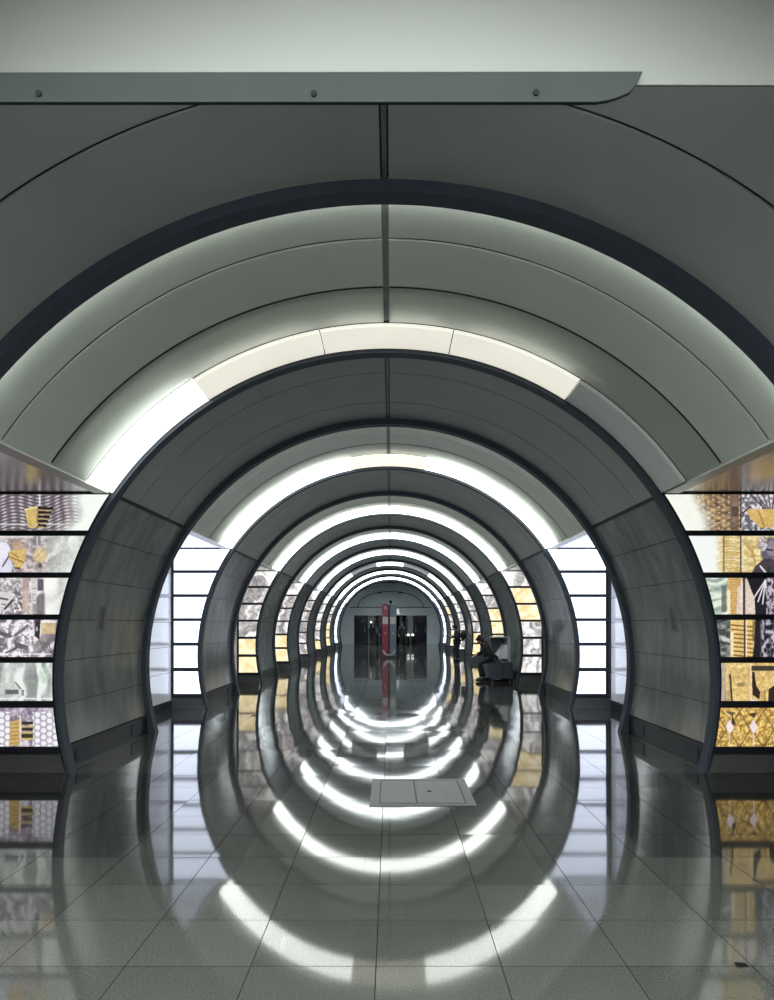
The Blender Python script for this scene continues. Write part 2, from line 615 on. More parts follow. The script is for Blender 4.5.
def lights(y0, y1, k):
    ya, yb = y1 - WIDE.get(k, 1.4), y1 + .005
    for i, (t0, t1) in enumerate(segs):
        st = STATES[k][i]
        tm = (t0 + t1) / 2
        org = (AX + RV * math.sin(tm), (ya + yb) / 2, CZ + RV * math.cos(tm))
        where = 'the %s vault bay' % ORD[k + 1] if k >= 0 else 'the %s bay behind the camera' % ORD[-k]
        o = thing('ceiling_light', '%s curved ceiling light %s of %s' % (LOOK[st], SEGN[i], where), 'ceiling light', org, 'curved ceiling lights')
        g = .006 / RV
        d = MB()
        d.arc(RV - .04, RV + .03, t0 + g, t1 - g, ya + .012, yb - .016, n=24, r0b=RV - .045)
        d.build('diffuser', M[st], o, smooth=True)
        f = MB()
        f.arc(RV - .004, RV + .03, t0 + g, t1 - g, ya - .004, ya + .010, n=24)
        f.build('frame', M['frame'], o, smooth=True)
        f = MB()
        f.arc(RV - .062, RV + .02, t0 + g, t1 - g, yb - .014, yb - .001, n=24)  # lip added to keep the diffuser's light off the arch frame
        f.build('shield_lip', M['frame'], o, smooth=True)
        if k >= 0 and TUBE.get(st):
            q = .10 / RV
            tb = MB()
            tb.arc(RV + .15, RV + .165, t0 + q, t1 - q, ya - .10, ya - .07, n=24)
            tb.build('lamp_tube', M[TUBE[st]], o, smooth=True)


# ------------------------------------------------------------------ the backlit prints
def hash2(ix, iy, s=0):
    a = np.sin(ix * 127.1 + iy * 311.7 + s * 74.7) * 43758.5453
    return a - np.floor(a)


def vnoise(x, y, s=0):
    ix, iy = np.floor(x), np.floor(y)
    fx, fy = x - ix, y - iy
    fx = fx * fx * (3 - 2 * fx); fy = fy * fy * (3 - 2 * fy)
    a = hash2(ix, iy, s); b = hash2(ix + 1, iy, s); c = hash2(ix, iy + 1, s); d = hash2(ix + 1, iy + 1, s)
    return (a * (1 - fx) + b * fx) * (1 - fy) + (c * (1 - fx) + d * fx) * fy


def fbm(x, y, s=0):
    return .5 * vnoise(x, y, s) + .3 * vnoise(x * 2.1, y * 2.1, s + 1) + .2 * vnoise(x * 4.3, y * 4.3, s + 2)


class Paint:
    def __init__(s, x, y):
        s.x, s.y = x, y
        s.c = np.zeros((len(x), 3)) + 200.0

    def put(s, m, col):
        m = np.clip(m, 0, 1)[:, None]
        s.c = s.c * (1 - m) + np.array(col, float) * m if not isinstance(col, np.ndarray) else s.c * (1 - m) + col * m

    def ell(s, cx, cy, rx, ry, col, soft=.25, a=1.):
        d = np.sqrt(((s.x - cx) / rx) ** 2 + ((s.y - cy) / ry) ** 2)
        s.put(a * np.clip((1 - d) / soft + .5, 0, 1), col)

    def rect(s, x0, x1, y0, y1, col, a=1., soft=.6):
        m = np.clip((s.x - x0) / soft + .5, 0, 1) * np.clip((x1 - s.x) / soft + .5, 0, 1) * np.clip((s.y - y0) / soft + .5, 0, 1) * np.clip((y1 - s.y) / soft + .5, 0, 1)
        s.put(m * a, col)

    def poly(s, pts, col, a=1.):
        inside = np.zeros(len(s.x), bool)
        n = len(pts)
        for i in range(n):
            x1, y1 = pts[i]; x2, y2 = pts[(i + 1) % n]
            c = ((y1 > s.y) != (y2 > s.y))
            with np.errstate(divide='ignore', invalid='ignore'):
                c &= s.x < (x2 - x1) * (s.y - y1) / (y2 - y1 + 1e-12) + x1
            inside ^= c
        s.put(inside * a, col)

    def line(s, x0, y0, x1, y1, w, col, a=1.):
        dx, dy = x1 - x0, y1 - y0
        t = np.clip(((s.x - x0) * dx + (s.y - y0) * dy) / (dx * dx + dy * dy), 0, 1)
        d = np.hypot(s.x - x0 - t * dx, s.y - y0 - t * dy)
        s.put(a * np.clip((w - d) / .5 + .5, 0, 1), col)

    def tex(s, mask, c0, c1, fx, fy, seed=0, sharp=2.5):
        n = np.clip((fbm(s.x * fx, s.y * fy, seed) - .5) * sharp + .5, 0, 1)[:, None]
        s.put(mask, np.array(c0, float) * (1 - n) + np.array(c1, float) * n)


def streaks(p, m, c0, c1, ang, per, seed, wob=2.5, sharp=2.2):
    u = p.x * math.cos(ang) + p.y * math.sin(ang)
    v = -p.x * math.sin(ang) + p.y * math.cos(ang)
    p.tex(m, c0, c1, 0, 0, 0) if False else None
    n = vnoise(u / per + wob * vnoise(u / 22, v / 16, seed), v / (per * 7), seed + 3)
    n = np.clip((n - .5) * sharp + .5, 0, 1)[:, None]
    p.put(m, np.array(c0, float) * (1 - n) + np.array(c1, float) * n)


def grain(p):
    n = fbm(p.x * .9, p.y * .9, 301) - .5 + .7 * (fbm(p.x * .28, p.y * .33, 305) - .5)
    w = np.clip((236 - p.c.min(1)) / 50, 0, 1)
    return p.c * (1 + (.30 * n * w)[:, None])


def paint_left(x, y):
    p = Paint(x, y)
    one = np.ones(len(x))
    # folded drapery everywhere, in pale stone greys
    streaks(p, one, (120, 112, 118), (228, 224, 226), math.radians(38), 5.0, 1)
    p.tex((y > 574) & (x < 32), (110, 102, 108), (236, 232, 236), .24, .24, 5, 3.4)
    # ridged shell pattern along the top
    m = np.clip((531 - y) / 2, 0, 1)
    ph = (y - 492) / 3.4 + .9 * np.sin(x / 8.5) + (x / 30) ** 2 * .25
    r = .5 + .5 * np.sin(2 * PI * ph)
    cx = .5 + .5 * np.sin(2 * PI * x / 9.0 + .6 * np.sin(y / 6))
    v = (r * (.25 + .75 * cx))[:, None]
    p.put(m, np.array((82, 74, 82.)) * (1 - v) + np.array((214, 206, 208.)) * v)
    p.rect(-90, 62, 523.2, 524.6, (226, 222, 224), .8)
    # book cabinet
    p.poly([(23, 508.5), (36, 505.5), (35, 527), (26.5, 527)], (198, 172, 108))
    p.poly([(23, 508.5), (36, 505.5), (36, 507), (23.5, 510)], (222, 204, 150))
    for i in range(5):
        y0 = 506 + i * 4.3
        p.poly([(36.5, y0), (52 - i * 1.8, y0 + .8), (51.5 - i * 1.8, y0 + 3.2), (36.5, y0 + 2.9)], (34, 28, 22))
        p.poly([(36.5, y0 + 3), (51 - i * 1.8, y0 + 3.2), (50.5 - i * 1.8, y0 + 4.4), (36.5, y0 + 4.3)], (176, 152, 100))
    p.rect(37.6, 38.8, 490, 505, (235, 232, 232))
    # second row
    m2 = ((y > 531) & (y < 574)).astype(float)
    p.tex(m2 * (x < 62), (128, 114, 118), (206, 196, 194), .22, .3, 9, 2.6)
    p.rect(-60, 60, 536, 537, (232, 230, 228))
    p.ell(0, 552, 9, 11, (226, 224, 236)); p.ell(4, 566, 7, 9, (214, 212, 228))
    p.line(1, 566, 7, 556, .7, (60, 50, 70)); p.line(7, 553, 9, 558, .7, (70, 60, 70))
    p.ell(16, 546, 6, 5, (190, 160, 128), .6, .8)
    p.poly([(7, 551), (25, 548), (23, 560), (20, 567), (14, 568), (13, 563), (8, 559)], (206, 176, 112))
    p.line(9, 557, 22, 562, .7, (150, 110, 50)); p.line(9, 552, 17, 557, .6, (160, 120, 60)); p.line(14, 568, 18, 568, .9, (96, 52, 40))
    p.ell(39, 555, 7.5, 7, (212, 192, 146), .5); p.line(34, 558, 42, 549, .5, (170, 140, 90)); p.ell(38.5, 565, 2.2, 2.2, (90, 84, 84))
    p.rect(32, 39, 534, 545, (120, 122, 124), .8); p.rect(35, 36.2, 534, 546, (214, 212, 212))
    # face of a pale statue
    p.ell(-6, 598, 17, 13, (206, 200, 204), .3); p.ell(0, 583, 16, 8, (222, 218, 220), .5, .8)
    p.tex(((x < 21) & (y > 574) & (y < 592)) * .75, (120, 112, 116), (240, 236, 238), .5, .5, 15, 3)
    p.line(-2, 598, 6, 599.5, .9, (74, 64, 72)); p.line(3, 609, 11, 600, 1.0, (52, 42, 50)); p.line(0, 604, 4, 604.5, .6, (110, 96, 104))
    p.tex(((x > 12) & (x < 21) & (y > 596) & (y < 613)).astype(float), (90, 80, 86), (238, 234, 236), .6, .6, 17, 3.5)
    p.rect(20.5, 28, 576, 613, (186, 166, 156), .85); p.rect(21, 27, 578, 588, (160, 142, 144), .8)
    p.rect(29, 35, 576, 613, (206, 204, 202), .9)
    for yy in (588, 594, 600): p.rect(30, 35, yy, yy + .9, (150, 146, 146), .8)
    p.rect(36, 42, 579, 590.5, (98, 86, 98)); p.rect(31, 36, 604, 612, (120, 116, 120), .7)
    streaks(p, np.clip((x - 42) / 2, 0, 1) * (y > 573) * (y < 616), (150, 150, 146), (240, 242, 236), math.radians(25), 6.0, 21)
    # fourth row
    p.line(-2, 633, 8, 636, 2.0, (96, 88, 98)); p.line(14, 635, 26, 626, 1.6, (112, 102, 110)); p.poly([(13, 642), (27, 646), (26, 650), (13, 648)], (92, 84, 94), .9)
    p.line(4, 653, 15, 648, .8, (70, 62, 70))
    p.poly([(34, 620), (39, 620), (38, 640), (33, 636)], (44, 36, 46)); p.rect(34.5, 36, 627, 631, (190, 186, 190))
    p.rect(39.5, 54, 621.5, 634, (204, 182, 140), .9); p.rect(39, 54, 621, 622.6, (232, 232, 232))
    for i in range(4): p.line(38 + i * 3, 641 + i, 45 + i * 2, 655, .7, (86, 80, 84), .8)
    p.rect(-50, 50, 653.5, 655, (230, 230, 234), .8)
    # fifth row
    m5 = ((y > 659) & (y < 704)).astype(float)
    streaks(p, m5, (140, 146, 144), (226, 232, 226), math.radians(6), 4.0, 31)
    p.rect(3.5, 17, 690, 694.5, (90, 86, 92), .9); p.rect(20, 22.5, 690, 696, (110, 108, 112), .8); p.rect(33, 35, 666, 680, (130, 128, 134), .7)
    p.line(14, 683, 19, 689, .6, (70, 66, 70)); p.rect(-40, 60, 698, 700, (232, 234, 234), .7); p.ell(43, 675, 5, 9, (186, 204, 190), .5, .7)
    # bottom row
    m6 = (y > 704).astype(float)
    p.tex(m6, (120, 108, 124), (206, 198, 210), .2, .2, 41)
    ph = np.hypot((x - np.round(x / 6.0) * 6.0), (y - 3 * np.mod(np.round(x / 6.0), 2) - np.round((y - 3 * np.mod(np.round(x / 6.0), 2)) / 6.5) * 6.5))
    sc = np.clip((ph - 2.2) / .8, 0, 1)[:, None]
    p.put(m6 * ((x > 31) | (x < 8)) * (y > 712), np.array((232, 232, 238.)) * (1 - sc) + np.array((172, 166, 176.)) * sc)
    p.poly([(9, 722), (18, 720), (17, 746), (7, 746)], (194, 164, 100))
    for i in range(6): p.line(9, 725 + i * 3.8, 17, 724 + i * 3.8, .5, (146, 110, 48), .8)
    p.rect(18, 19.4, 716, 746, (226, 216, 190))
    for i in range(3): p.rect(20, 31.5, 722 + i * 6.2, 725 + i * 6.2 + (1.5 if i == 2 else 0), (44, 36, 22)); p.rect(20, 32, 726 + i * 6.2, 728 + i * 6.2, (196, 170, 106))
    # bare bright opal glass beside the arch
    e = 118 - (y - 490) * .42
    fade = np.clip((x - (e - 50)) / 22 + .25 * np.sin(y / 7), 0, 1) * (y < 574)
    p.put(fade * (y > 531), (232, 240, 234)); p.put(fade * (y <= 531), (236, 242, 234))
    streaks(p, (y > 531) * (y < 574) * (x > 44) * .55, (160, 162, 158), (240, 244, 238), math.radians(30), 5.5, 51)
    return grain(p)


def paint_right(x, y):
    p = Paint(x, y)
    one = np.ones(len(x))
    streaks(p, one, (112, 92, 58), (226, 198, 132), math.radians(70), 5, 61)
    # top row
    m = (y < 531).astype(float)
    p.tex(m, (92, 74, 60), (182, 152, 108), .3, .34, 63, 2.6)
    gx = np.abs(np.mod(x, 5.2) - 2.6); gy = np.abs(np.mod(y + 2.4 * np.mod(np.floor(x / 5.2), 2), 5.2) - 2.6)
    p.put(m * np.clip(1.6 - np.hypot(gx, gy * 1.3), 0, 1) * .8, (216, 200, 178))
    p.rect(731, 740.5, 493, 527, (112, 92, 82), .7); p.rect(733, 740, 506, 516, (72, 56, 56), .7)
    p.tex(m * (x > 742), (96, 92, 104), (222, 216, 216), .4, .4, 65, 3.2)
    p.poly([(748, 509), (790, 508), (786, 518), (776, 527), (762, 527), (752, 518)], (206, 172, 104))
    for i in range(6): p.line(752 + i * 6, 493, 766 + i * 2, 508, .6, (58, 52, 62))
    p.line(745, 512, 752, 506, .8, (60, 54, 60)); p.line(760, 510, 766, 526, .6, (156, 118, 54)); p.rect(741.6, 743.2, 490, 528, (70, 62, 60))
    f = np.clip((712 - (y - 493) * -.05 - x) / 16 + .3 * np.sin(y / 9), 0, 1)
    p.put(f * m, (236, 238, 228))
    # second row
    m2 = ((y > 531) & (y < 574)).astype(float)
    p.put(m2, (218, 196, 136)); p.tex(m2 * .6, (178, 150, 84), (238, 226, 186), .15, .5, 71)
    p.put(m2 * ((x > 724) & (x < 740)) * np.clip(np.sin(y * 2.2 + np.sin(x / 2)) * .8, 0, 1) * .6, (150, 118, 52))
    p.rect(724.5, 726, 536, 572, (112, 84, 44), .8)
    p.put(m2 * np.clip((725 - x) / 9, 0, 1), (234, 238, 234))
    p.rect(741.5, 743, 532, 574, (88, 76, 64)); p.rect(744, 745, 532, 574, (224, 216, 200))
    for i in range(4): p.line(744 + i * 3, 540, 757, 556 + i * 4, .6, (178, 150, 90))
    p.ell(772, 551, 9.5, 14, (92, 84, 98), .25); p.ell(774, 548, 6, 8, (138, 128, 142), .5); p.line(768, 549, 774, 550, .8, (36, 30, 38)); p.ell(776, 562, 5, 3.5, (224, 222, 230), .4)
    p.poly([(757, 566), (766, 558), (790, 560), (790, 575), (752, 575)], (66, 58, 68)); p.line(762, 566, 767, 572, .8, (230, 226, 232)); p.line(770, 567, 771, 574, .8, (40, 34, 40))
    p.tex((np.hypot((x - 764) / 5, (y - 543) / 8) < 1) * .8, (110, 100, 104), (230, 224, 226), .6, .6, 75, 3)
    # third and fourth row: gold books, black gown with white plumes
    m3 = ((y > 574) & (y < 616)).astype(float)
    streaks(p, m3 * (x < 729), (150, 166, 154), (218, 228, 212), math.radians(75), 3, 81)
    p.rect(723, 728, 585, 612, (92, 96, 92), .8)
    p.rect(729, 744, 576, 614, (204, 168, 104)); p.put(m3 * ((x > 731) & (x < 744)) * np.clip(np.sin(y * 2.4), 0, 1) * .55, (150, 114, 56)); p.rect(729, 732, 590, 614, (234, 220, 178))
    p.poly([(739, 588), (748, 578), (756, 596), (757, 614), (738, 614)], (216, 202, 190)); p.put(m3 * ((x > 739) & (x < 757)) * np.clip(np.sin(y * 2.7), 0, 1) * .35, (160, 140, 120))
    p.poly([(748, 576), (800, 576), (800, 615), (757, 615), (756, 598), (752, 588)], (20, 16, 24))
    for a in range(9):
        t = -2.2 + a * .33
        p.line(767, 580, 767 + 15 * math.cos(t + PI / 2 + .4), 584 + 20 * abs(math.sin(t + PI / 2 + .4)), .7, (222, 216, 226))
    p.tex(m3 * (x > 768), (30, 24, 34), (196, 186, 200), .5, .3, 85, 3.4)
    p.rect(744.5, 746.8, 576, 616, (64, 44, 44)); p.rect(742.6, 744, 576, 616, (228, 214, 196))
    m4 = ((y > 617) & (y < 659)).astype(float)
    p.tex(m4 * (x < 733), (52, 56, 58), (150, 156, 152), .2, .3, 91)
    p.poly([(722, 636), (732, 639), (732, 643), (724, 641)], (196, 200, 190))
    p.rect(732, 754, 620, 657, (222, 190, 118))
    for i in range(8): p.line(733, 625 + i * 4.3, 754, 627 + i * 4.3, .75, (126, 90, 44))
    p.rect(732, 735, 632, 657, (230, 216, 172))
    p.poly([(757, 618), (800, 618), (800, 660), (754, 660), (756, 640)], (18, 14, 24))
    p.tex(m4 * np.clip((x - 761) / 3, 0, 1) * .9, (16, 12, 22), (206, 198, 214), .42, .22, 95, 3.6)
    p.rect(745.4, 747, 618, 658, (58, 40, 36)); p.rect(747.4, 748.6, 618, 658, (232, 214, 180))
    # lower rows: gold fretwork
    m5 = ((y > 660) & (y < 705)).astype(float)
    p.tex(m5, (196, 160, 92), (232, 206, 142), .4, .4, 101, 2)
    p.rect(722, 727.5, 662, 704, (178, 166, 150), .9); p.line(731.5, 675, 733.5, 702, .9, (40, 32, 28)); p.put(m5 * ((x > 726) & (x < 732) & (y > 690)) * np.clip(np.sin((x + y) * 2.2), 0, 1), (70, 62, 56))
    p.ell(742.5, 685, 4, 2.4, (146, 130, 78), .4); p.rect(752, 753, 664, 706, (236, 220, 188))
    p.poly([(753.6, 672), (756, 672), (758, 686), (762, 692), (761, 700), (754, 695)], (34, 18, 18)); p.poly([(752, 699), (768, 704), (752, 705)], (226, 216, 212))
    p.poly([(770, 690), (775, 686), (790, 690), (790, 705), (770, 705)], (36, 24, 22)); p.rect(753, 800, 666, 671, (30, 24, 20), .85)
    p.put(m5 * (np.abs(x - 766.5) < .8) * (y > 690), (160, 124, 56))
    m6 = (y > 706).astype(float)
    p.tex(m6, (150, 112, 44), (238, 206, 124), .5, .5, 111, 2.6)
    ph = np.abs(np.mod((x - 729) / 24.0, 1) - .5) * 24 + np.abs(np.mod((y - 712) / 36., 1) - .5) * 22
    p.put(m6 * np.clip(1.2 - np.abs(ph - 11), 0, 1) * .8, (92, 64, 26))
    for cx in (731, 755, 779): p.poly([(cx - 4, 727), (cx, 720), (cx + 4.5, 728), (cx, 735)], (232, 214, 214)); p.line(cx, 733, cx, 748, .6, (226, 208, 190))
    p.poly([(733.5, 714), (738, 727), (733, 724)], (54, 38, 22)); p.poly([(727, 712), (736, 712), (734, 717)], (84, 84, 70)); p.poly([(750, 714), (756, 719), (758, 713)], (60, 40, 40))
    for i in range(5): p.rect(762.5 + i * 2.3, 764 + i * 2.3, 744, 746, (92, 66, 30), .9)
    return grain(p)


def paint_generic(seed, gold):
    r = random.Random(seed)
    ang = [r.uniform(-1.2, 1.2) for _ in range(6)]
    golds = [r.random() < gold[i] for i in range(6)]
    pale = [r.uniform(.0, .25) for _ in range(6)]

    def fn(x, y):
        p = Paint(x, y)
        one = np.ones(len(x))
        row = np.clip(np.floor((y - 490) / 43.3), 0, 5)
        for i in range(6):
            m = (row == i).astype(float)
            if golds[i]:
                streaks(p, m, (206, 178, 116), (250, 238, 204), ang[i], 9, seed * 10 + i)
                p.tex(m * .5, (232, 204, 140), (252, 246, 226), .1, .12, seed + i)
            else:
                streaks(p, m, (92, 88, 92), (248, 246, 246), ang[i], 10, seed * 10 + i)
                p.tex(m * .45, (150, 146, 140), (250, 250, 244), .2, .2, seed + i, 3.5)
            p.put(m * pale[i] * np.clip(1.2 - .02 * np.abs(np.abs(x - 387) - 300 + 2 * i * (1 if i < 3 else -.2)), .2, 1), (246, 248, 242))
        # top panes end in bare opal glass near the arch
        p.put((row < 2) * np.clip((300 - np.abs(x - 387)) / 30 + .6, 0, 1), (250, 252, 246))
        return p.c
    return fn


GLASS = [(3.070, 2.670), (2.612, 2.208), (2.148, 1.745), (1.685, 1.275), (1.210, .790), (.715, .285)]
S_B = F / B0
ART_DESC = {
    (0, -1): 'tall backlit lightbox of grey statue, drapery and books on the nearest left pylon',
    (0, 1): 'tall backlit lightbox of gold ornament and black gown on the nearest right pylon',
    (1, -1): 'plain blue-white glowing lightbox of six blank panes on the second left pylon',
    (1, 1): 'plain blue-white glowing lightbox of six blank panes on the second right pylon',
}


def lightbox(k, sgn, paint, dens, xout, far=False):
    d_ = -1 if far else 1
    yb = B0 + (k - 1) * P + LT - .004 if far else B0 + k * P
    side = 'left' if sgn < 0 else 'right'
    lab = ART_DESC.get((k, sgn), 'backlit lightbox of pale and gold prints on the %s %s pylon from camera' % (ORD[k + 1], side))
    if far:
        lab = 'blank glowing lightbox on the rear face of the nearest %s pylon, facing away' % side
    o = thing('lightbox', lab, 'lightbox', (AX + sgn * 3.9, yb + .03 * d_, 0), 'lightboxes on the pylons')
    yg = yb + .035 * d_
    # frame: backing slab with curved edge, bars between the panes
    hh = np.linspace(.2, HS - .008, 34)
    back = MB()
    back.prism([(AX + sgn * (edge_x(h, RV) - .075), h) for h in hh] + [(sgn * xout, HS - .008), (sgn * xout, .2)], yg + .006 * d_, yg + .03 * d_)
    back.build('back_panel', M['frame'], o)
    fr = MB()
    hb = [HS - .002] + [v for g_ in GLASS for v in g_] + [.21]
    for i in range(0, 14, 2):
        a, b = hb[i], hb[i + 1]
        n = 5
        hs = np.linspace(b, a, n)
        fr.prism([(AX + sgn * (edge_x(h, RV) - .075), h) for h in hs] + [(sgn * xout, a), (sgn * xout, b)], yb + .004 * d_, yg + .006 * d_)
    # curved upright along the arch
    hs = np.linspace(.21, HS - .006, 34)
    inn = [(AX + sgn * (edge_x(h, RV) - .075), h) for h in hs]
    out = [(AX + sgn * (edge_x(h, RV) - .022), h) for h in hs][::-1]
    for i in range(33):
        fr.prism([inn[i], inn[i + 1], out[32 - i], out[33 - i]], yb + .002 * d_, yg + .006 * d_)
    if k >= 1:
        fr.box(sgn * (xout - .05), sgn * xout, yb + .002 * d_, yg + .006 * d_, .21, HS - .006)
    fr.build('frame', M['frame'], o)
    pl = MB()
    hs = np.linspace(0.0, .2, 5)
    pl.prism([(AX + sgn * (edge_x(h, RV) - .015), h) for h in hs] + [(sgn * xout, .2), (sgn * xout, 0)], yb + .012 * d_, yg + .03 * d_)
    pl.build('plinth', M['boxplinth'], o)
    for i, (h1, h0) in enumerate(GLASS):
        nz = max(2, int((h1 - h0) * dens)); nx = max(2, int((xout - 3.3) * dens))
        if paint is None:
            nz, nx = 8, 2
        H = np.linspace(h0, h1, nz + 1)
        xe = np.array([edge_x(h, RV) - .022 for h in H])
        t = np.linspace(0, 1, nx + 1)
        xx = AX + sgn * xe[:, None] * (1 - t) + (sgn * (xout - (.05 if k >= 1 else 0))) * t[None, :]
        zz = np.repeat(H[:, None], nx + 1, 1)
        org = world_loc(o)
        vs = np.stack([xx - org.x, np.full_like(xx, yg - org.y), zz - org.z], -1).reshape(-1, 3)
        idx = np.arange((nz + 1) * (nx + 1)).reshape(nz + 1, nx + 1)
        a, b, c, d = idx[:-1, :-1], idx[:-1, 1:], idx[1:, 1:], idx[1:, :-1]
        fs = np.stack([a, b, c, d] if sgn * d_ > 0 else [a, d, c, b], -1).reshape(-1, 4)
        # a thin glass pane: face plus rim
        nv = len(vs)
        vs2 = vs + np.array([0, .005 * d_, 0])
        loop = np.concatenate([idx[0, :], idx[1:, -1], idx[-1, -2::-1], idx[-2:0:-1, 0]])
        nxt = np.roll(loop, -1)
        rim = np.stack([loop, loop + nv, nxt + nv, nxt], -1)
        me = bpy.data.meshes.new('panel')
        me.from_pydata(np.concatenate([vs, vs2]).tolist(), [], np.concatenate([fs, rim]).tolist())
        if paint is not None:
            px = 391 + xx.reshape(-1) * S_B
            py = 623 - (zz.reshape(-1) - CH) * S_B
            c = np.clip(paint(px, py), 0, 255) / 255
            c = np.where(c <= .04045, c / 12.92, ((c + .055) / 1.055) ** 2.4)
            c = np.concatenate([c, c])
            at = me.color_attributes.new('print', 'FLOAT_COLOR', 'POINT')
            at.data.foreach_set('color', np.concatenate([c, np.ones((len(c), 1))], 1).ravel().astype(np.float32))
            me.materials.append(M['art' if k == 0 else 'artfar'])
        else:
            me.materials.append(M['blank'])
        po = bpy.data.objects.new('panel', me)
        COL.objects.link(po)
        po.parent = o


# assemble the hall
for k in (-4, -3, -2):      # the hall goes on behind the camera
    tube(B0 + k * P, A0 + (k + 1) * P)
tube(B0 - P, A0)
for k in range(NB):
    tube(B0 + k * P, B0 + k * P + LT)
for k in range(-3, NB):
    ya = A0 + k * P if k <= 0 else B0 + (k - 1) * P + LT
    bay(ya, B0 + k * P, k)
    lights(ya, B0 + k * P, k)

golds = {2: ([.0, .1, .3, .5, .6, 1], [.2, .8, .1, 0, .4, 0]), 3: ([.1, .2, 0, .1, 1, 1], [0, .2, .3, 1, 1, .4]), 4: ([0] * 6, [0, 0, 0, 0, 1, 1]),
         5: ([0, 0, .2, 0, .2, .6], [0, 0, .2, .2, .6, .6]), 6: ([0, 0, .2, .3, 1, 1], [0, .3, .3, .3, 1, 1]), 7: (None, None)}
for k in range(NB):
    for sgn in (-1, 1):
        if k == 0:
            lightbox(k, sgn, paint_left if sgn < 0 else paint_right, 160, 5.6)
        elif k in (1, 7):
            lightbox(k, sgn, None, 10, WALLX)
            if k == 1:
                lightbox(k, sgn, None, 10, WALLX, far=True)
        else:
            lightbox(k, sgn, paint_generic(k * 7 + (sgn > 0) * 3, golds[k][0 if sgn < 0 else 1]), 60 if k < 4 else 26, WALLX)

# ------------------------------------------------------------------ end wall with the doors to the escalators
E = ENDY + .6
w = MB()
TZ = CZ + RV + .1
w.box(-6.6, -2.93, E, E + .3, 0, TZ); w.box(2.85, 6.6, E, E + .3, 0, TZ); w.box(-2.93, 2.85, E, E + .3, 2.25, TZ)
struct(w.build('wall_end', M['endwall']))
tr = MB(); tr.box(-3.3, 3.2, E - .03, E, 2.86, 2.92); trim(tr, M['ring'], False)
tr = MB()
n = 40
for i in range(n):
    a0, a1 = PI * i / n, PI * (i + 1) / n
    tr.prism([(AX + 2.62 * math.cos(a0), 2.92 + 1.25 * math.sin(a0)), (AX + 2.62 * math.cos(a1), 2.92 + 1.25 * math.sin(a1)),
              (AX + 2.56 * math.cos(a1), 2.92 + 1.20 * math.sin(a1)), (AX + 2.56 * math.cos(a0), 2.92 + 1.20 * math.sin(a0))], E - .03, E)
trim(tr, M['ring'], False)
for sx, lab in ((-.95, 'left'), (.8, 'right')):
    s = thing('spotlight', 'small dark bracket lamp high on the end wall, %s of centre' % lab, 'lamp', (sx, E, 4.05), 'bracket lamps on the end wall')
    MB().box(sx - .18, sx + .18, E - .16, E - .04, 4.0, 4.07).build('housing', M['bolt'], s, bevel=.01)
    MB().box(sx - .03, sx + .03, E - .05, E, 4.02, 4.05).build('bracket', M['bolt'], s)
# the vestibule beyond
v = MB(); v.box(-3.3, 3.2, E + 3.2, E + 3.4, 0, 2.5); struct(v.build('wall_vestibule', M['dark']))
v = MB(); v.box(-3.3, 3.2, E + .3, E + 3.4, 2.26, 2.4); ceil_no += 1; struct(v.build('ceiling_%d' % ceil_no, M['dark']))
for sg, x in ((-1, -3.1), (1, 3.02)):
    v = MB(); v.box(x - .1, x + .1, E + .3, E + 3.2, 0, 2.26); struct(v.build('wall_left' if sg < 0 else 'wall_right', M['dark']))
dn = 0
for x0 in (-2.9, -1.92, -1.18, -.2, .2, 1.15, 1.9):
    dn += 1
    wd = .70 if x0 in (-1.18, .2) else .92
    d = MB(); d.box(x0 + .03, x0 + wd - .03, E + .14, E + .16, .06, 2.14)
    dd = struct(d.build('door_%d' % dn, M['doorglass']))
    fr = MB(); fr.box(x0, x0 + .04, E + .12, E + .18, 0, 2.2); fr.box(x0 + wd - .04, x0 + wd, E + .12, E + .18, 0, 2.2)
    fr.box(x0, x0 + wd, E + .12, E + .18, 2.13, 2.2); fr.box(x0, x0 + wd, E + .12, E + .18, 0, .07)
    fr.build('door_frame', M['frame'], dd)
    h = MB(); h.box(x0 + wd - .12, x0 + wd - .09, E + .08, E + .12, .9, 1.25)
    h.build('door_handle', M['steel'], dd)
for x in (-1.58, 1.52):
    p = MB(); p.box(x - .22, x + .22, E - .02, E + .34, 0, 2.25)
    struct(p.build('pillar', M['pillar'], bevel=.01))
s = thing('wall_lamp', 'small round lamp glowing on the left pillar of the end doors', 'lamp', (-1.58, E - .02, 1.72))
m_ = MB(); m_.ball((-1.58, E - .08, 1.72), .085); m_.build('globe', M['spot'], s, smooth=True)
m_ = MB(); m_.cyl((-1.58, E - .02, 1.72), (-1.58, E - .05, 1.72), .05); m_.build('mount', M['bolt'], s)
for gx, lb in ((1.36, 'left'), (1.70, 'right')):
    s = thing('gate_post', 'low dark gate post with a white lamp, %s one before right pillar' % lb, 'gate post', (gx, E - .5, 0), 'gate posts by the end doors')
    m_ = MB(); m_.box(gx - .09, gx + .09, E - .6, E - .4, 0, .60); m_.build('post', M['bolt'], s, bevel=.01)
    m_ = MB(); m_.ball((gx, E - .52, .72), .12, .08, .10); m_.build('lamp', M['spot'], s, smooth=True)
ws = thing('wall_sign', 'small plain white sign on the end wall above the doors', 'sign', (.50, E, 2.38))
MB().box(.34, .66, E - .05, E, 2.34, 2.72).build('plate', M['whitesign'], ws, bevel=.008)
MB().box(.32, .68, E - .03, E - .0, 2.32, 2.74).build('frame', M['steel'], ws)

